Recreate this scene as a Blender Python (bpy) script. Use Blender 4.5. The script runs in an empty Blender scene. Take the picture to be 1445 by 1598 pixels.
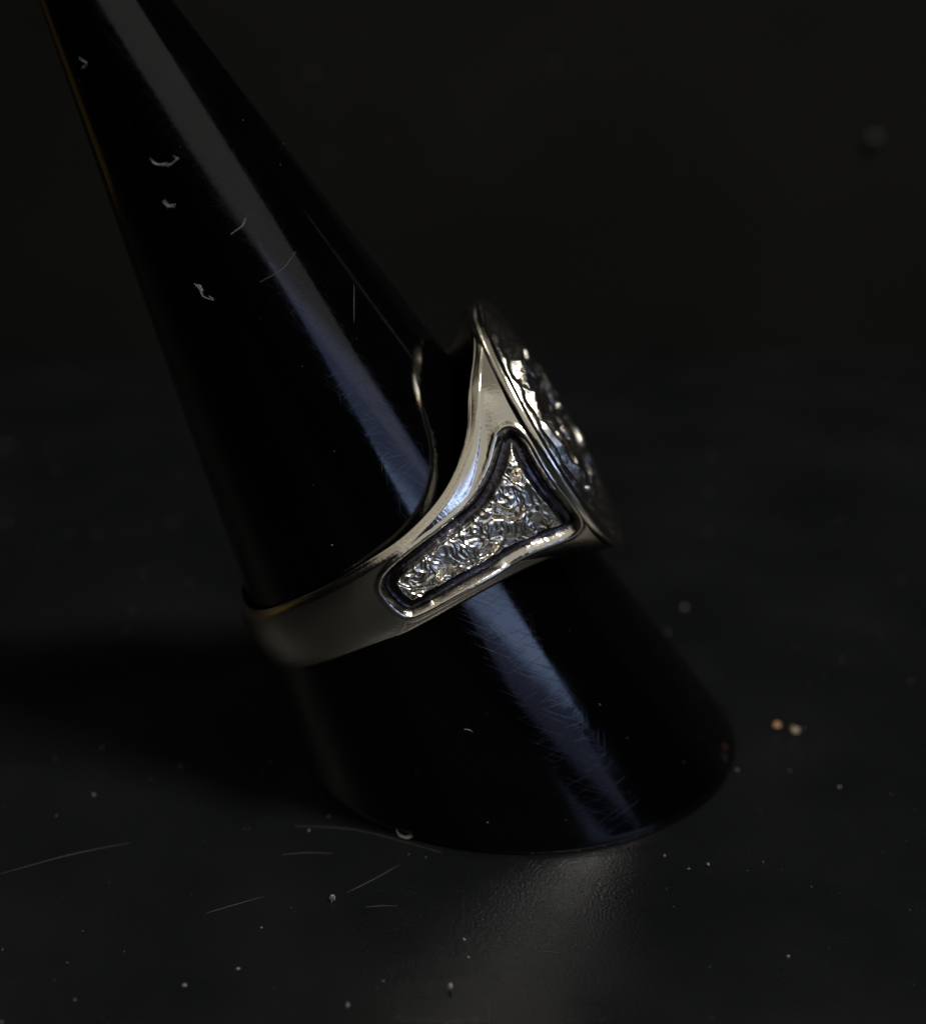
import bpy, math, random
import numpy as np
from mathutils import Vector

# ------------------------------------------------------------------ scene, camera, light
# 1 Blender unit = 1 centimetre
S = bpy.context.scene
S.unit_settings.scale_length = 0.01
S.render.engine = 'CYCLES'
S.cycles.use_denoising = True
S.cycles.use_adaptive_sampling = False
S.cycles.blur_glossy = 0.3
S.cycles.sample_clamp_indirect = 20.0
C = S.collection

cd = bpy.data.cameras.new('camera')
cam = bpy.data.objects.new('camera', cd)
C.objects.link(cam)
cam.location = (-0.362, -9.368, 5.445)
cam.rotation_euler = (math.radians(90 - 22.64), 0, 0)
cd.sensor_fit = 'HORIZONTAL'
cd.sensor_width = 36
cd.lens = 64.78
cd.clip_start = 0.05
cd.clip_end = 500
cd.dof.use_dof = True
cd.dof.focus_distance = 9.0
cd.dof.aperture_fstop = 0.27
S.camera = cam

wd = bpy.data.worlds.new('World')
S.world = wd
wd.use_nodes = True
bg = wd.node_tree.nodes['Background']
bg.inputs[0].default_value = (0.95, 1.0, 1.05, 1)
bg.inputs[1].default_value = 0.0015

def lamp(name, az, el, dist, sx, sy, power, col, target=(-0.5, 0, 1.2), spread=180):
    ld = bpy.data.lights.new(name, 'AREA')
    ld.shape = 'RECTANGLE'
    ld.size, ld.size_y = sx, sy
    ld.energy = power
    ld.color = col
    ld.spread = math.radians(spread)
    o = bpy.data.objects.new(name, ld)
    C.objects.link(o)
    a, e = math.radians(az), math.radians(el)
    d = Vector((math.sin(a) * math.cos(e), math.cos(a) * math.cos(e), math.sin(e)))
    o.location = Vector(target) + d * dist
    o.rotation_euler = d.to_track_quat('Z', 'Y').to_euler()
    return o

lamp('ceiling_lamp', 122, 62, 40, 8.5, 8.5, 20000, (1.0, 0.975, 0.93))
lamp('warm_glint_fill', 112, 54, 40, 1.0, 1.0, 1100, (1.0, 0.60, 0.22))  # small orange source added beside the ceiling lamp for warm glints
lamp('window_light', 130, 11.5, 60, 32, 6.0, 1900, (0.44, 0.60, 1.0))
lamp('window_lower_light', 132, 5.5, 60, 27, 5.5, 200, (0.50, 0.56, 1.0))
lamp('window_upper_light', 129, 19.5, 60, 32, 10.5, 950, (0.42, 0.53, 1.0))
lamp('cone_line_fill', 62, 24, 14, 0.25, 5, 1.2, (1.0, 0.95, 0.85))  # thin strip light added to draw a reflected line on the cone
lamp('ceiling_bounce', -100, 80, 60, 60, 70, 2300, (1.0, 0.95, 0.86))
lamp('room_wall_light', 158, 44, 60, 100, 48, 5900, (1.0, 0.98, 0.94))
lamp('side_wall_light', -96, 50, 60, 100, 28, 2200, (1.0, 0.93, 0.80))
lamp('ring_tip_fill', -25, 24, 60, 22, 11, 110, (1.0, 0.97, 0.9))  # unseen fill added above the backdrop to brighten the ring's top edges
lamp('white_glint_fill', -70, 45, 40, 1.8, 1.8, 900, (1.0, 0.95, 0.85))  # small source added for a white glint on the ring's flare
lamp('brown_reflection_panel', -62, 2, 11, 3.0, 3.4, 1.6, (1.0, 0.55, 0.12))  # glowing panel added in place of an unseen brown object mirrored in the cone

S.view_settings.view_transform = 'Standard'
S.view_settings.look = 'None'
S.view_settings.exposure = 0
S.view_settings.gamma = 1
S.view_settings.use_curve_mapping = False

# ------------------------------------------------------------------ helpers
def mat(name):
    m = bpy.data.materials.new(name)
    m.use_nodes = True
    nt = m.node_tree
    return m, nt, nt.nodes['Principled BSDF']

def node(nt, typ, **kw):
    n = nt.nodes.new(typ)
    for k, v in kw.items():
        if k in n.inputs:
            n.inputs[k].default_value = v
        else:
            setattr(n, k, v)
    return n

def obj(name, verts, faces, m, parent=None, smooth=True):
    me = bpy.data.meshes.new(name)
    verts = np.asarray(verts, dtype=np.float32)
    if isinstance(faces, np.ndarray):
        n, k = faces.shape
        me.vertices.add(len(verts))
        me.vertices.foreach_set('co', verts.ravel())
        me.loops.add(n * k)
        me.loops.foreach_set('vertex_index', faces.astype(np.int32).ravel())
        me.polygons.add(n)
        me.polygons.foreach_set('loop_start', np.arange(0, n * k, k, dtype=np.int32))
        me.update(calc_edges=True)
        me.validate()
    else:
        me.from_pydata([tuple(map(float, v)) for v in verts], [], faces)
        me.update()
    if smooth:
        me.polygons.foreach_set('use_smooth', np.ones(len(me.polygons), dtype=bool))
    me.materials.append(m)
    o = bpy.data.objects.new(name, me)
    C.objects.link(o)
    if parent:
        o.parent = parent
    return o

def tag(o, label, cat=None, group=None, kind=None):
    o['label'] = label
    if cat: o['category'] = cat
    if group: o['group'] = group
    if kind: o['kind'] = kind
    return o

def compact(V, F):
    u, inv = np.unique(F, return_inverse=True)
    return V[u], inv.reshape(F.shape)

# gradient noise in numpy
_rng = np.random.default_rng(5)
_perm = _rng.permutation(512)
_perm = np.concatenate([_perm, _perm, _perm])
_grad = _rng.normal(size=(512, 3))
_grad /= np.linalg.norm(_grad, axis=1)[:, None]

def noise(p):
    p = np.asarray(p, float)
    i = np.floor(p).astype(int)
    f = p - i
    w = f * f * f * (f * (f * 6 - 15) + 10)
    i &= 511
    out = 0
    for a in (0, 1):
        for b in (0, 1):
            for c in (0, 1):
                h = _perm[_perm[_perm[(i[..., 0] + a) & 511] + ((i[..., 1] + b) & 511)] + ((i[..., 2] + c) & 511)]
                g = _grad[h]
                d = g[..., 0] * (f[..., 0] - a) + g[..., 1] * (f[..., 1] - b) + g[..., 2] * (f[..., 2] - c)
                wt = (w[..., 0] if a else 1 - w[..., 0]) * (w[..., 1] if b else 1 - w[..., 1]) * (w[..., 2] if c else 1 - w[..., 2])
                out = out + wt * d
    return out

def smooth01(x):
    x = np.clip(x, 0, 1)
    return x * x * (3 - 2 * x)

# ------------------------------------------------------------------ materials
def metal(name, col, rough, bump=0.02, scale=60, colvar=0.12):
    m, nt, b = mat(name)
    tc = node(nt, 'ShaderNodeTexCoord')
    n = node(nt, 'ShaderNodeTexNoise', Scale=scale, Detail=6.0)
    nt.links.new(tc.outputs['Object'], n.inputs['Vector'])
    mp = node(nt, 'ShaderNodeMapping')
    mp.inputs['Scale'].default_value = (14, 90, 14)
    mp.inputs['Rotation'].default_value = (0.4, 0.7, 0.9)
    nt.links.new(tc.outputs['Object'], mp.inputs['Vector'])
    n2 = node(nt, 'ShaderNodeTexNoise', Scale=1.6, Detail=5.0)
    nt.links.new(mp.outputs[0], n2.inputs['Vector'])
    n3 = node(nt, 'ShaderNodeTexNoise', Scale=3.0, Detail=4.0)
    nt.links.new(tc.outputs['Object'], n3.inputs['Vector'])
    r = node(nt, 'ShaderNodeMapRange')
    r.inputs['To Min'].default_value = rough * 0.7
    r.inputs['To Max'].default_value = rough * 1.5
    nt.links.new(n3.outputs[0], r.inputs['Value'])
    nt.links.new(r.outputs[0], b.inputs['Roughness'])
    cr = node(nt, 'ShaderNodeMix', data_type='RGBA')
    cr.inputs[6].default_value = (*[c * (1 - colvar) for c in col], 1)
    cr.inputs[7].default_value = (*col, 1)
    nt.links.new(n3.outputs[0], cr.inputs[0])
    nt.links.new(cr.outputs[2], b.inputs['Base Color'])
    ad = node(nt, 'ShaderNodeMath', operation='ADD')
    nt.links.new(n.outputs[0], ad.inputs[0])
    nt.links.new(n2.outputs[0], ad.inputs[1])
    bp = node(nt, 'ShaderNodeBump', Strength=1.0, Distance=bump)
    nt.links.new(ad.outputs[0], bp.inputs['Height'])
    nt.links.new(bp.outputs[0], b.inputs['Normal'])
    b.inputs['Metallic'].default_value = 1
    return m

M_silver = metal('polished_silver', (0.81, 0.755, 0.63), 0.14, 0.0009, 45)
M_nugget = metal('rough_cast_silver', (0.94, 0.88, 0.75), 0.20, 0.0015, 60)
M_oxide = metal('oxidised_silver', (0.11, 0.10, 0.108), 0.22, 0.003, 40)
M_face = metal('antiqued_silver', (0.78, 0.75, 0.67), 0.15, 0.004, 50)

def scratch_height(nt, tc, specs, space='Object'):
    """sum of sparse scratch lines: thin bands of stretched noise"""
    last = None
    for rot, sc, thr in specs:
        mp = node(nt, 'ShaderNodeMapping')
        mp.vector_type = 'TEXTURE'          # turn first, then stretch: scratches run every way
        mp.inputs['Rotation'].default_value = rot
        mp.inputs['Scale'].default_value = tuple(1 / c for c in sc)
        nt.links.new(tc.outputs[space], mp.inputs['Vector'])
        n = node(nt, 'ShaderNodeTexNoise', Scale=1.0, Detail=1.0)
        nt.links.new(mp.outputs[0], n.inputs['Vector'])
        r = node(nt, 'ShaderNodeMapRange')
        r.inputs['From Min'].default_value = thr
        r.inputs['From Max'].default_value = thr + 0.05
        nt.links.new(n.outputs[0], r.inputs['Value'])
        if last is None:
            last = r.outputs[0]
        else:
            a = node(nt, 'ShaderNodeMath', operation='ADD')
            nt.links.new(last, a.inputs[0])
            nt.links.new(r.outputs[0], a.inputs[1])
            last = a.outputs[0]
    return last

def make_cone_mat():
    m, nt, b = mat('glossy_black_acrylic')
    b.inputs['Base Color'].default_value = (0.0005, 0.0005, 0.0006, 1)
    b.inputs['IOR'].default_value = 1.49
    tc = node(nt, 'ShaderNodeTexCoord')
    h = scratch_height(nt, tc, [((0, 0, 0.35), (2.6, 95, 1), 0.66), ((0, 0, 1.1), (3.2, 105, 1), 0.67), ((0, 0, -0.7), (2.4, 90, 1), 0.66),
                                ((0, 0, 1.75), (1.6, 80, 1), 0.67), ((0, 0, 2.4), (4.0, 120, 1), 0.66), ((0, 0, 0.05), (1.8, 85, 1), 0.67)], 'UV')
    n = node(nt, 'ShaderNodeTexNoise', Scale=17.0, Detail=3.0)
    nt.links.new(tc.outputs['Object'], n.inputs['Vector'])
    n4 = node(nt, 'ShaderNodeTexNoise', Scale=3.5, Detail=3.0)
    nt.links.new(tc.outputs['Object'], n4.inputs['Vector'])
    b1 = node(nt, 'ShaderNodeBump', Strength=1.0, Distance=0.00007)
    nt.links.new(h, b1.inputs['Height'])
    b2 = node(nt, 'ShaderNodeBump', Strength=1.0, Distance=0.0003)
    nt.links.new(n.outputs[0], b2.inputs['Height'])
    nt.links.new(b1.outputs[0], b2.inputs['Normal'])
    nt.links.new(b2.outputs[0], b.inputs['Normal'])
    r = node(nt, 'ShaderNodeMapRange')
    r.inputs['From Min'].default_value = 0.3
    r.inputs['From Max'].default_value = 0.7
    r.inputs['To Min'].default_value = 0.05
    r.inputs['To Max'].default_value = 0.12
    nt.links.new(n4.outputs[0], r.inputs['Value'])
    nt.links.new(r.outputs[0], b.inputs['Roughness'])
    return m

def make_floor_mat():
    m, nt, b = mat('black_satin_board')
    tc = node(nt, 'ShaderNodeTexCoord')
    n = node(nt, 'ShaderNodeTexNoise', Scale=58.0, Detail=3.0)
    nt.links.new(tc.outputs['Object'], n.inputs['Vector'])
    n2 = node(nt, 'ShaderNodeTexNoise', Scale=0.9, Detail=5.0)
    nt.links.new(tc.outputs['Object'], n2.inputs['Vector'])
    b1 = node(nt, 'ShaderNodeBump', Strength=1.0, Distance=0.0042)
    nt.links.new(n.outputs[0], b1.inputs['Height'])
    nt.links.new(b1.outputs[0], b.inputs['Normal'])
    cr = node(nt, 'ShaderNodeMix', data_type='RGBA')
    cr.inputs[6].default_value = (0.0017, 0.0020, 0.0022, 1)
    cr.inputs[7].default_value = (0.0042, 0.0047, 0.0052, 1)
    nt.links.new(n2.outputs[0], cr.inputs[0])
    nt.links.new(cr.outputs[2], b.inputs['Base Color'])
    r = node(nt, 'ShaderNodeMapRange')
    r.inputs['From Min'].default_value = 0.3
    r.inputs['From Max'].default_value = 0.7
    r.inputs['To Min'].default_value = 0.24
    r.inputs['To Max'].default_value = 0.36
    nt.links.new(n2.outputs[0], r.inputs['Value'])
    nt.links.new(r.outputs[0], b.inputs['Roughness'])
    return m

def plain(name, col, rough, scale=8.0, var=0.3):
    m, nt, b = mat(name)
    tc = node(nt, 'ShaderNodeTexCoord')
    n = node(nt, 'ShaderNodeTexNoise', Scale=scale, Detail=4.0)
    nt.links.new(tc.outputs['Object'], n.inputs['Vector'])
    cr = node(nt, 'ShaderNodeMix', data_type='RGBA')
    cr.inputs[6].default_value = (*[c * (1 - var) for c in col], 1)
    cr.inputs[7].default_value = (*[c * (1 + var) for c in col], 1)
    nt.links.new(n.outputs[0], cr.inputs[0])
    nt.links.new(cr.outputs[2], b.inputs['Base Color'])
    b.inputs['Roughness'].default_value = rough
    return m

M_cone = make_cone_mat()
M_floor = make_floor_mat()
M_wall = plain('black_cloth', (0.0032, 0.0031, 0.0027), 0.9, 0.45, 0.75)
M_wall.node_tree.nodes['Principled BSDF'].inputs['Specular IOR Level'].default_value = 0.12
M_floor.node_tree.nodes['Principled BSDF'].inputs['Specular IOR Level'].default_value = 0.30
M_lint = plain('pale_lint', (0.15, 0.145, 0.13), 0.8)
M_dust = plain('grey_dust', (0.095, 0.092, 0.085), 0.8)
M_brown = plain('brown_crumb', (0.2, 0.1, 0.04), 0.7, 20)
M_tan = plain('tan_crumb', (0.15, 0.12, 0.08), 0.7, 20)
M_hair = plain('thin_grey_thread', (0.022, 0.0215, 0.021), 0.7)

# ------------------------------------------------------------------ setting
WY = 8.3
def grid_sheet(name, P00, du, dv, nu, nv, m):
    g = np.array([[np.array(P00) + np.array(du) * i / nu + np.array(dv) * j / nv for j in range(nv + 1)] for i in range(nu + 1)]).reshape(-1, 3)
    f = np.array([[i * (nv + 1) + j, (i + 1) * (nv + 1) + j, (i + 1) * (nv + 1) + j + 1, i * (nv + 1) + j + 1] for i in range(nu) for j in range(nv)])
    return obj(name, g, f, m)
fl = grid_sheet('floor', (-40, -40, 0), (80, 0, 0), (0, 40 + WY, 0), 4, 4, M_floor)
tag(fl, 'black satin board with fine grain the stand rests on', kind='structure')
wl = grid_sheet('backdrop', (-25, WY + 0.02, -1), (50, 0, 0), (0, 0, 5.8), 4, 4, M_wall)
tag(wl, 'out of focus black backdrop behind the stand', kind='structure')

# ------------------------------------------------------------------ ring stand (oblique cone)
R0 = 1.39
APEX = np.array([-2.922, -0.5, 6.038])
def cone_pt(t, deg, lift=0.0):
    a = math.radians(deg)
    r = R0 * (1 - t) + lift
    return np.array([APEX[0] * t + r * math.cos(a), APEX[1] * t + r * math.sin(a), APEX[2] * t])
def build_stand():
    na = 256
    prof = [(0.0, 0.0, 0), (0.0, 0.9, 0), (0.0, 1.36, 0), (0.004, 1.385, 0)]
    ts = list(np.linspace(0.010, 0.80, 60))
    rings = []
    ang = np.linspace(0, 2 * np.pi, na, endpoint=False)
    def ring(t, r):
        return np.stack([APEX[0] * t + r * np.cos(ang), APEX[1] * t + r * np.sin(ang), np.full(na, APEX[2] * t)], 1)
    rings.append(ring(0, 0.02)); rings.append(ring(0, 1.0)); rings.append(ring(0.0, R0 - 0.025)); rings.append(ring(0.0012, R0 - 0.009)); rings.append(ring(0.004, R0 * (1 - 0.004)))
    for t in ts: rings.append(ring(t, R0 * (1 - t)))
    rt = R0 * 0.2
    for k in range(1, 13):                       # rounded tip
        a = k / 12 * math.pi / 2
        rings.append(ring(0.80 + 0.045 * math.sin(a), max(rt * math.cos(a), 0.002)))
    V = np.concatenate(rings)
    F = []
    n = len(rings)
    i = np.arange(na); j = (i + 1) % na
    for k in range(n - 1):
        F.append(np.stack([k * na + i, k * na + j, (k + 1) * na + j, (k + 1) * na + i], 1))
    return V, np.concatenate(F)
V, F = build_stand()
st = obj('ring_stand', V, F, M_cone)
uvl = st.data.uv_layers.new(name='UVMap')
li = np.zeros(len(st.data.loops), np.int32); st.data.loops.foreach_get('vertex_index', li)
tl = V[li, 2] / APEX[2]
an = np.arctan2(V[li, 1] - APEX[1] * tl, V[li, 0] - APEX[0] * tl)
an = np.where(an > math.pi / 2, an - 2 * math.pi, an)        # seam at the back
uvl.data.foreach_set('uv', np.stack([an, tl * 6.6], 1).astype(np.float32).ravel())
tag(st, 'tall glossy black leaning cone stand holding the silver ring', 'ring stand')

# ------------------------------------------------------------------ signet ring
CEN = np.array([-0.825, -0.148, 1.632])
AU = np.array([0.8758, 0.0073, 0.4825])      # towards the face
AV = np.array([0.0568, -0.9945, -0.0881])     # towards the near shoulder
AW = np.array([-0.4792, -0.1045, 0.8714])    # along the finger, towards the tip of the cone
R_IN, R_OUT = 1.015, 1.10
FT = 0.05                                    # the face leans out towards the base of the cone
UF, RF = 1.12, 0.822                          # face plane and face radius
TH1 = math.radians(88)
K_TH = np.radians([0, 10, 20, 30, 42, 56, 74, 90, 120, 150, 180])
K_TOP = np.array([0.82, 0.785, 0.73, 0.655, 0.475, 0.345, 0.26, 0.23, 0.145, 0.03, -0.02])
K_BOT = np.array([-0.82, -0.78, -0.70, -0.59, -0.435, -0.325, -0.26, -0.255, -0.345, -0.465, -0.50])

def pspline(x, xs, ys):
    """Catmull-Rom interpolation"""
    x = np.clip(x, xs[0], xs[-1])
    k = np.clip(np.searchsorted(xs, x) - 1, 0, len(xs) - 2)
    m = np.gradient(ys, xs)
    h = xs[k + 1] - xs[k]
    t = (x - xs[k]) / h
    return (2*t**3 - 3*t**2 + 1) * ys[k] + (t**3 - 2*t**2 + t) * h * m[k] + (-2*t**3 + 3*t**2) * ys[k + 1] + (t**3 - t**2) * h * m[k + 1]

def wtop(th): return pspline(th, K_TH, K_TOP)
def wbot(th): return pspline(th, K_TH, K_BOT)

def shoulder(tau, q):
    """near half of the outer surface: tau 0 at the face rim .. 1 at the back, q -1..1 across"""
    al = q * math.pi / 2
    vE, wE = RF * 0.992 * np.cos(al), RF * 0.992 * np.sin(al)
    u0 = UF - 0.03 - FT * wE
    thE = np.arctan2(vE, u0)
    rE = np.hypot(u0, vE)
    th = thE + (math.pi - thE) * tau
    thT = thE + np.arccos(np.clip(R_OUT / rE, -1, 1))
    s = np.clip(thT - th, 0, None)
    r = R_OUT / np.cos(s)
    # fraction across the width
    tp, bt = wtop(th), wbot(th)
    mid, half = (tp + bt) / 2, (tp - bt) / 2
    midE, halfE = (wtop(thE) + wbot(thE)) / 2, (wtop(thE) - wbot(thE)) / 2
    fE = (wE - midE) / halfE
    k = smooth01((th - thE) / (TH1 - thE))
    f = fE * (1 - k) + q * k
    w = mid + half * f
    e = np.clip((np.abs(q) - 0.86) / 0.14, 0, 1)
    r = r - 0.022 * e * e * smooth01((th - thE) / 0.5)
    r = r - 0.018 * q * q * smooth01((th - thE) / 0.8)
    r = r - 0.055 * np.abs(q) ** 2.6 * smooth01((th - 1.35) / 0.9)          # the plain back of the band is D-shaped
    near = np.exp(-(th / 0.62) ** 2) * smooth01((th - thE) / 0.22)
    e2 = np.clip((np.abs(q) - 0.5) / 0.5, 0, 1)
    r = r - np.clip(r - (R_IN + 0.015), 0, None) * near * e2 ** 2   # flare rolls over to the finger hole
    return np.stack([r * np.cos(th), r * np.sin(th), w], -1)

NQ, N1, N2 = 261, 560, 150
tau = np.concatenate([np.linspace(0, 0.52, N1, endpoint=False), np.linspace(0.52, 1, N2)])
qs = np.linspace(-1, 1, NQ)
TT, QQ = np.meshgrid(tau, qs, indexing='ij')
BASE = shoulder(TT, QQ)

# outline of the shoulder panel in ring coordinates (towards the face, along the finger)
PANEL = np.array([[0.99, 0.419], [1.029, 0.377], [1.047, 0.306], [1.045, 0.187], [1.056, 0.018], [1.078, -0.135], [1.081, -0.247], [1.051, -0.307], [0.986, -0.32], [0.874, -0.282], [0.732, -0.237], [0.59, -0.228], [0.443, -0.195], [0.274, -0.172], [0.12, -0.166], [0.045, -0.156], [0.008, -0.09], [-0.011, 0.016], [-0.007, 0.099], [0.064, 0.157], [0.179, 0.184], [0.325, 0.2], [0.524, 0.204], [0.656, 0.219], [0.801, 0.299], [0.876, 0.371], [0.923, 0.414]])

def sdf(P, poly):
    """signed distance to a polygon, negative inside"""
    d = np.full(P.shape[:-1], 1e9)
    inside = np.zeros(P.shape[:-1], bool)
    n = len(poly)
    for i in range(n):
        a, b = poly[i], poly[(i + 1) % n]
        e = b - a
        w = P - a
        t = np.clip((w @ e) / (e @ e), 0, 1)
        d = np.minimum(d, np.linalg.norm(w - t[..., None] * e, axis=-1))
        c = ((a[1] <= P[..., 1]) != (b[1] <= P[..., 1]))
        with np.errstate(divide='ignore', invalid='ignore'):
            x = a[0] + (P[..., 1] - a[1]) / (b[1] - a[1] if b[1] != a[1] else 1e-9) * e[0]
        inside ^= c & (P[..., 0] < x)
    return np.where(inside, -d, d)

def ridged(p):
    return 1 - 2 * np.abs(noise(p))

def build_ring():
    root = bpy.data.objects.new('signet_ring', None)
    C.objects.link(root)
    tag(root, 'silver signet ring with oxidised shoulder panel and round relief face, on the black cone', 'ring')
    def world(P, sv=1):
        return CEN + P[..., 0:1] * AU + P[..., 1:2] * AV * sv + P[..., 2:3] * AW
    # chaikin-smoothed panel outline
    poly = PANEL
    for _ in range(2):
        a, b = poly, np.roll(poly, -1, 0)
        poly = np.stack([a * .75 + b * .25, a * .25 + b * .75], 1).reshape(-1, 2)
    D = sdf(BASE[..., [0, 2]], poly)
    dn = np.gradient(BASE, axis=0); dq = np.gradient(BASE, axis=1)
    N = np.cross(dq, dn); N /= np.linalg.norm(N, axis=-1, keepdims=True) + 1e-12
    if N[N1 // 2, NQ // 2, 1] < 0: N = -N
    GW = 0.080
    nt_, nq_ = BASE.shape[:2]
    idx = np.arange(nt_ * nq_).reshape(nt_, nq_)
    quads = np.stack([idx[:-1, :-1], idx[1:, :-1], idx[1:, 1:], idx[:-1, 1:]], -1).reshape(-1, 4)
    for side in (1, -1):
        off = 3.0 if side == 1 else 37.0
        P3 = BASE + off
        warp = np.stack([noise(P3 * 9), noise(P3 * 9 + 11.3), noise(P3 * 9 + 5.7)], -1)
        Dw = D + 0.010 * noise(P3 * 14) * (D < -0.04) + 0.003 * noise(P3 * 30)
        # silver wall falling into a rounded dark groove, raised lip outside
        lip = 0.010 * np.exp(-((Dw - 0.010) / 0.014) ** 2)
        x = np.clip((-Dw - 0.02) / (GW - 0.02), 0, 1)
        groove = -0.040 - 0.016 * (1 - (2 * x - 1) ** 2) + 0.0025 * noise(P3 * 11) + 0.0012 * noise(P3 * np.array([45, 6, 12.]))
        wall = smooth01(-Dw / 0.032)
        # worm-like cast nugget: flowing ridges, blobs and a few pits
        n1 = noise(P3 * 13 + warp * 2.4)
        n2 = noise(P3 * 22 + warp * 3.4 + 3)
        worm = np.exp(-(n1 / 0.11) ** 2)
        worm2 = np.exp(-(n2 / 0.11) ** 2)
        blob = smooth01((noise(P3 * 7 + 9) - 0.02) / 0.25)
        pits = smooth01((noise(P3 * 7.5 + 21.4) - 0.24) / 0.10)
        nug = -0.020 + 0.0095 * worm + 0.0032 * worm2 * (1 - worm) + 0.010 * blob + 0.008 * noise(P3 * 4) - 0.05 * pits + 0.0006 * noise(P3 * 30)
        rise = smooth01((-Dw - GW) / 0.02)
        h = np.where(Dw > 0, lip, lip * (1 - wall) + wall * (groove * (1 - rise) + nug * rise))
        # slight dents of handwork on the plain silver
        h = h + 0.006 * noise(P3 * 2.2) + 0.0012 * noise(P3 * 7)
        P = BASE + N * h[..., None]
        Wd = world(P, side).reshape(-1, 3)
        Dq = ((D[:-1, :-1] + D[1:, :-1] + D[1:, 1:] + D[:-1, 1:]) / 4).ravel()
        for nm, msk, m in (('band', Dq > -0.022, M_silver), ('groove', (Dq <= -0.022) & (Dq > -GW - 0.006), M_oxide), ('shoulder_relief', Dq <= -GW - 0.006, M_nugget)):
            v, f = compact(Wd, quads[msk])
            o = obj(nm, v, f, m, root)
            if nm == 'groove': o['label'] = 'dark oxidised groove framing the shoulder panel'
            if nm == 'shoulder_relief': o['label'] = 'bright rough cast texture inside the shoulder panel'
    # edges and inside of the hoop
    th = np.linspace(0, math.pi, 361)
    rows = []
    up = shoulder(th / math.pi, np.ones_like(th))
    dn_ = shoulder(th / math.pi, -np.ones_like(th))
    near = np.exp(-(th / 0.75) ** 2)
    for k in range(9):
        t = k / 8
        wi = up[:, 2] - 0.012 - 0.03 * near
        r = np.hypot(up[:, 0], up[:, 1]) * (1 - t) + R_IN * t
        w = up[:, 2] * (1 - t) + wi * t + 0.018 * math.sin(math.pi * t)
        rows.append(np.stack([r * np.cos(th), r * np.sin(th), w], 1))
    wi_t = rows[-1][:, 2]
    wi_b = dn_[:, 2] + 0.012 + 0.03 * near
    for k in range(1, 8):
        t = k / 8
        rows.append(np.stack([R_IN * np.cos(th), R_IN * np.sin(th), wi_t * (1 - t) + wi_b * t], 1))
    for k in range(9):
        t = k / 8
        r = R_IN * (1 - t) + np.hypot(dn_[:, 0], dn_[:, 1]) * t
        w = wi_b * (1 - t) + dn_[:, 2] * t - 0.018 * math.sin(math.pi * t)
        rows.append(np.stack([r * np.cos(th), r * np.sin(th), w], 1))
    G = np.stack(rows)
    nr, nth = G.shape[:2]
    idx = np.arange(nr * nth).reshape(nr, nth)
    quads = np.stack([idx[:-1, :-1], idx[1:, :-1], idx[1:, 1:], idx[:-1, 1:]], -1).reshape(-1, 4)
    Va = np.concatenate([world(G, 1).reshape(-1, 3), world(G, -1).reshape(-1, 3)])
    obj('inner_hoop', Va, np.concatenate([quads, quads + nr * nth]), M_silver, root)
    # round face: rim, channel, bead ring, scrolled relief
    nr, na = 150, 640
    rho = np.linspace(0, 1, nr)
    ph = np.linspace(0, 2 * math.pi, na, endpoint=False)
    RR, PP = np.meshgrid(rho, ph, indexing='ij')
    x, y = RR * np.cos(PP), RR * np.sin(PP)
    P3 = np.stack([x, y, 0 * x], -1)
    dome = 0.024 * (1 - RR ** 2)
    warp = np.stack([noise(P3 * 3.1), noise(P3 * 3.1 + 8), noise(P3 * 3.1 + 4)], -1)
    scroll = np.clip(ridged(P3 * 4.6 + warp * 1.9 + 2.2), -.3, 1)
    petals = np.abs(np.cos(6 * PP + 3.0 * RR))
    cen = 0.045 * scroll * smooth01((0.66 - RR) / 0.06) + 0.026 * petals * smooth01((0.66 - RR) / 0.06) * smooth01((RR - 0.25) / 0.1)
    rope = 0.040 * np.sqrt(np.clip(1 - ((RR - 0.76) / 0.065) ** 2, 0, 1)) * (0.84 + 0.16 * np.cos(19 * PP + 20 * RR) + 0.25 * noise(P3 * 5))
    rim = 0.034 * np.clip(1 - (np.abs(RR - 0.95) / 0.07) ** 3, 0, 1)
    line = 0.02 * np.exp(-((RR - 0.865) / 0.012) ** 2)
    h = dome + cen + rope + line + 0.006 * noise(P3 * 14)
    def facepart(name, h, r0, r1, m, skirt=False, wob=0.0):
        k = [i for i in range(nr) if r0 - 1e-6 <= rho[i] <= r1 + 1e-6]
        sc = RF * (1 + wob * noise(P3[k] * 4))
        G = np.stack([UF - 0.02 + h[k] - FT * y[k] * sc, x[k] * sc, y[k] * sc], -1)
        if skirt:
            last = G[-1].copy()
            for du, s in ((-0.010, 1.006), (-0.030, 1.002), (-0.055, 0.985), (-0.085, 0.95)):
                l = last.copy(); l[:, 0] = UF - 0.02 + du * 1.0 + 0.01 - FT * l[:, 2]; l[:, 1:] *= s
                G = np.concatenate([G, l[None]])
        n = len(G)
        ii = np.arange(na); jj = (ii + 1) % na
        F = np.concatenate([np.stack([a * na + ii, a * na + jj, (a + 1) * na + jj, (a + 1) * na + ii], 1) for a in range(n - 1)])
        return obj(name, world(G).reshape(-1, 3), F, m, root)
    f = facepart('face_relief', h, 0, 0.892, M_face)
    f['label'] = 'round face with dark antiqued relief'
    facepart('face_rim', np.maximum(rim, 0) + 0.004 * noise(P3 * 9), 0.880, 1.0, M_silver, True, 0.004)
    return root
build_ring()

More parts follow.
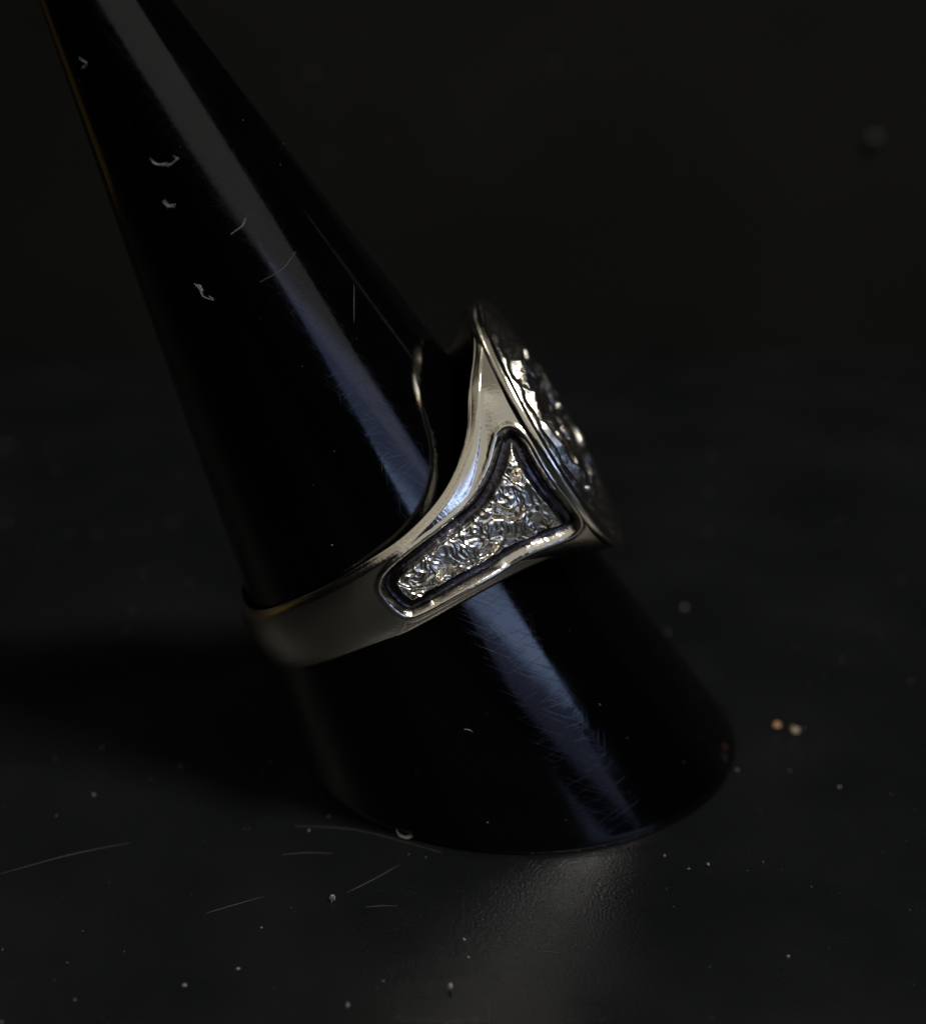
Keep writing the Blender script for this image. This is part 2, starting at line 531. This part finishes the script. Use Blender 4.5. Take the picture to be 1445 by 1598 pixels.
# ------------------------------------------------------------------ lint, crumbs and dust
def tube(pts, r, m, name, seg=5, sub=6):
    pts = np.array(pts, float)
    tt = np.linspace(0, len(pts) - 1, (len(pts) - 1) * sub + 1)
    xs = np.arange(len(pts))
    P = np.stack([pspline(tt, xs, pts[:, k]) if len(pts) > 2 else np.interp(tt, xs, pts[:, k]) for k in range(3)], 1)
    T = np.gradient(P, axis=0); T /= np.linalg.norm(T, axis=1)[:, None] + 1e-9
    ref = np.array([0.3, 0.2, 1.0])
    A = np.cross(T, ref); A /= np.linalg.norm(A, axis=1)[:, None] + 1e-9
    B = np.cross(T, A)
    n = len(P)
    rad = r * (0.35 + 0.65 * np.sin(np.linspace(0.12, math.pi - 0.12, n)))
    V = np.concatenate([(P + (A * math.cos(a) + B * math.sin(a)) * rad[:, None])[:, None] for a in np.arange(seg) * 2 * math.pi / seg], 1).reshape(-1, 3)
    F = [(i * seg + k, i * seg + (k + 1) % seg, (i + 1) * seg + (k + 1) % seg, (i + 1) * seg + k) for i in range(n - 1) for k in range(seg)]
    F += [tuple(range(seg)), tuple((n - 1) * seg + k for k in range(seg))]
    return obj(name, V, F, m)

CONE_LINT = [
 ([(0.7147, -120.78), (0.7119, -117.33), (0.7064, -121.18)], 'small curled lint hook nearest the top of the black cone', 0.006),
 ([(0.6359, -101.82), (0.6313, -99.15), (0.6304, -93.09), (0.6352, -86.25), (0.6383, -87.3)], 'wavy pale lint fibre high on the cone, widest on its dark left side', 0.006),
 ([(0.6001, -106.11), (0.5955, -103.89), (0.598, -99.2)], 'short bent lint fibre on the cone just below the wavy one', 0.006),
 ([(0.53, -109.05), (0.5259, -107.54), (0.5193, -107.37), (0.5166, -103.13)], 'pale s-shaped lint fibre lowest on the dark left half of the upper cone', 0.007),
 ([(0.5727, -79.2), (0.579, -71.28), (0.5849, -67.44)], 'faint lint fibre on the grey sheen strip of the upper cone', 0.004),
 ([(0.532, -78.16), (0.541, -64.65), (0.5536, -52.34)], 'long fine hair lying slanted across the sheen strip of the cone', 0.003),
 ([(0.5184, -32.42), (0.503, -40.86), (0.4884, -47.38)], 'fine straight upright hair near the right edge of the upper cone', 0.003),
 ([(0.2464, -76.93), (0.2422, -76.92), (0.2352, -77.96)], 'tiny lint fibre on the cone right below the ring band', 0.004),
 ([(0.1262, -89.44), (0.1255, -88.35), (0.1236, -87.45)], 'tiny lint fibre on the black lower front of the cone', 0.004),
]
def fuzz(path, r, m, name, seed, strands=4, jit=0.010):
    rr = np.random.default_rng(seed)
    V0, F0 = [], []
    path = np.array(path, float)
    for k in range(strands):
        a, b = (0, len(path)) if k == 0 else sorted(rr.choice(len(path) + 1, 2, replace=False))
        sub = path[a:b] if b - a >= 2 else path[max(0, a - 1):max(0, a - 1) + 2]
        if len(sub) < 2: sub = path[:2]
        o = tube(sub + rr.normal(size=sub.shape) * (0 if k == 0 else jit), r * rr.uniform(0.45, 0.9), m, 'strand_tmp')
        n = len(V0)
        V0 += [tuple(v.co) for v in o.data.vertices]
        F0 += [tuple(i + n for i in p.vertices) for p in o.data.polygons]
        me = o.data
        bpy.data.objects.remove(o); bpy.data.meshes.remove(me)
    return obj(name, np.array(V0), F0, m)

for k, (pts, lab, r) in enumerate(CONE_LINT):
    if r > 0.0045:
        o = fuzz([cone_pt(t, d, 0.006) for t, d in pts], 0.0036, M_lint, 'lint_fibre', 70 + k)
    else:
        o = tube([cone_pt(t, d, 0.002) for t, d in pts], 0.0022, M_lint if r > 0.0035 else M_hair, 'lint_fibre')
    tag(o, lab, 'lint', 'lint fibres stuck to the cone')

THREADS = [
 ([(-1.345, -1.088), (-0.968, -1.135), (-0.481, -1.362)], 'thin pale thread on the floor meeting the front of the cone base'),
 ([(-2.945, -1.568), (-2.592, -1.381), (-2.269, -1.259)], 'thin pale thread on the floor at the far left edge'),
 ([(-1.749, -1.932), (-1.62, -1.864), (-1.449, -1.777)], 'thin slanted thread on the floor left of the upright white flake'),
 ([(-1.391, -1.381), (-1.247, -1.362), (-1.1, -1.369)], 'short level thread on the floor just below the shadow of the cone'),
 ([(-0.891, -1.875), (-0.805, -1.864), (-0.718, -1.864)], 'short level thread on the floor right of the upright white flake'),
 ([(0.022, -2.261), (0.079, -2.261), (0.135, -2.271)], 'short level thread on the floor below the grey sheen patch'),
 ([(-1.003, -1.747), (-0.868, -1.628), (-0.714, -1.475)], 'thin slanted thread between the upright white flake and the cone base'),
]
for pts, lab in THREADS:
    o = tube([(x, y, 0.002) for x, y in pts], 0.0022, M_hair, 'thread')
    tag(o, lab, 'thread', 'threads lying on the floor')
o = fuzz([(-0.752, -1.161, 0.05), (-0.734, -1.207, 0.02), (-0.696, -1.233, 0.010), (-0.66, -1.22, 0.012)], 0.005, M_lint, 'lint_fibre', 99)
tag(o, 'curled pale lint fibre on the floor touching the front of the cone base', 'lint')

def crumb(name, loc, size, m, seed, flat=0.7, seg=6):
    rr = np.random.default_rng(seed)
    V = []; F = []
    na, nb = seg, seg // 2 + 1
    sx, sy = rr.uniform(0.6, 1.1, 2)
    rot = rr.uniform(0, 3.14)
    for j in range(nb + 1):
        for i in range(na):
            th, ph = math.pi * j / nb, 2 * math.pi * i / na
            d = np.array([math.sin(th) * math.cos(ph), math.sin(th) * math.sin(ph), math.cos(th)])
            k = 1 + 0.9 * float(noise((d * 1.6 + seed * 1.37)[None])[0])
            p = d * k * np.array([sx, sy, flat])
            V.append([p[0] * math.cos(rot) - p[1] * math.sin(rot), p[0] * math.sin(rot) + p[1] * math.cos(rot), p[2]])
    V = np.array(V) * size / 2
    V[:, 2] -= V[:, 2].min()
    for j in range(nb):
        for i in range(na):
            F.append((j * na + i, j * na + (i + 1) % na, (j + 1) * na + (i + 1) % na, (j + 1) * na + i))
    return V + np.array(loc), F

def single(name, loc, size, m, seed, lab, cat, group=None, flat=0.7):
    v, f = crumb(name, loc, size, m, seed, flat)
    return tag(obj(name, v, f, m, smooth=False), lab, cat, group)

single('crumb', (1.667, 0.039, 0), 0.075, M_brown, 3, 'blurred orange brown crumb on the floor right of the cone', 'crumb', 'crumbs right of the cone')
single('crumb', (1.773, -0.019, 0), 0.065, M_tan, 8, 'blurred tan crumb right beside the orange brown one', 'crumb', 'crumbs right of the cone')
single('flake', (-1.068, -1.823, 0), 0.032, M_lint, 4, 'small upright white flake on the floor left of the sheen patch', 'flake', None, 1.6)
single('flake', (-0.425, -2.573, 0), 0.034, M_lint, 6, 'bright white flake on the floor nearest the camera at bottom centre', 'flake', None, 1.3)
SPECKS = [((1.33, -0.48), 0.03, 'pale dust speck on the floor touching the right end of the cone base'),
 ((1.925, -0.67), 0.026, 'faint dust speck on the floor below and right of the two brown crumbs'),
 ((-1.767, -2.533), 0.04, 'wide flat pale dust patch on the floor at lower left'),
 ((-1.512, -2.396), 0.024, 'pale dust speck just above and right of the flat dust patch'),
 ((-1.431, -2.061), 0.022, 'pale dust speck on the floor below the left slanted thread'),
 ((0.781, -1.4), 0.026, 'pale dust speck on the floor just right of the front of the cone base'),
 ((1.016, -1.488), 0.03, 'greyish dust speck on the floor, second out from the right front of the cone base'),
 ((1.32, -2.303), 0.026, 'pale dust speck on the floor in the lower right corner'),
 ((1.288, 1.816), 0.04, 'blurred pale dust speck on the floor behind the right side of the cone')]
for k, ((x, y), sz, lab) in enumerate(SPECKS):
    single('dust_speck', (x, y, 0), sz * 0.85, M_dust, 20 + k, lab, 'dust speck', 'dust specks on the floor', 0.25 if 'flat' in lab else 0.6)
for k, (x, z, sz) in enumerate([(-1.92, 3.0, 0.05), (0.58, 3.1, 0.035), (3.95, 2.35, 0.13)]):
    lab = ['pale blurred lint dot on the backdrop, left of the three', 'pale blurred lint dot on the backdrop, middle of the three', 'pale blurred lint dot on the backdrop, right and largest of the three'][k]
    v, f = crumb('lint_dot', (0, 0, 0), sz, M_lint, 60 + k, 0.8)
    v = v[:, [0, 2, 1]] * np.array([1, -1, 1]) + np.array([x, WY + 0.02, z])
    tag(obj('lint_dot', v, f, M_hair if k == 2 else M_dust, smooth=False), lab, 'lint', 'lint dots on the backdrop')

# uncountable fine dust
def dust(name, n, place, smin, smax, m, lab, seed):
    rr = np.random.default_rng(seed)
    Vs, Fs = [], []
    for k in range(n):
        c = place(rr)
        if c is None: continue
        s = smin + (smax - smin) * rr.random() ** 4
        t = rr.normal(size=(4, 3)) * s * 0.5
        b = len(Vs)
        for q in t: Vs.append(c + q + np.array([0, 0, s * 0.3]))
        Fs += [(b, b + 1, b + 2), (b, b + 1, b + 3), (b + 1, b + 2, b + 3), (b, b + 2, b + 3)]
    tag(obj(name, np.array(Vs), Fs, m, smooth=False), lab, None, None, 'stuff')
MORE = [(-0.106, -1.688), (-2.434, -2.483), (-2.692, -1.806), (-2.089, -1.122), (1.422, -1.537), (0.742, -2.371), (0.255, -2.224), (-0.664, -2.234), (0.526, -1.36), (0.174, -1.43), (-0.371, -1.42), (1.697, -1.233), (-2.613, -2.483), (-1.887, -1.175), (-2.563, -1.835), (0.664, -1.921)]
def on_floor(rr):
    if MORE:
        x, y = MORE.pop()
        return np.array([x, y, 0.004])
    x, y = rr.uniform(-5, 5), rr.uniform(-4, 8)
    return None if math.hypot(x, y) < R0 + 0.02 else np.array([x, y, 0.003])
def on_cone(rr):
    return cone_pt(rr.uniform(0.02, 0.79), rr.uniform(0, 360), 0.001)
dust('floor_dust', 1500, on_floor, 0.003, 0.018, M_dust, 'fine grey dust scattered over the black floor', 11)
dust('cone_dust', 260, on_cone, 0.002, 0.008, M_dust, 'fine grey dust clinging to the black cone', 12)
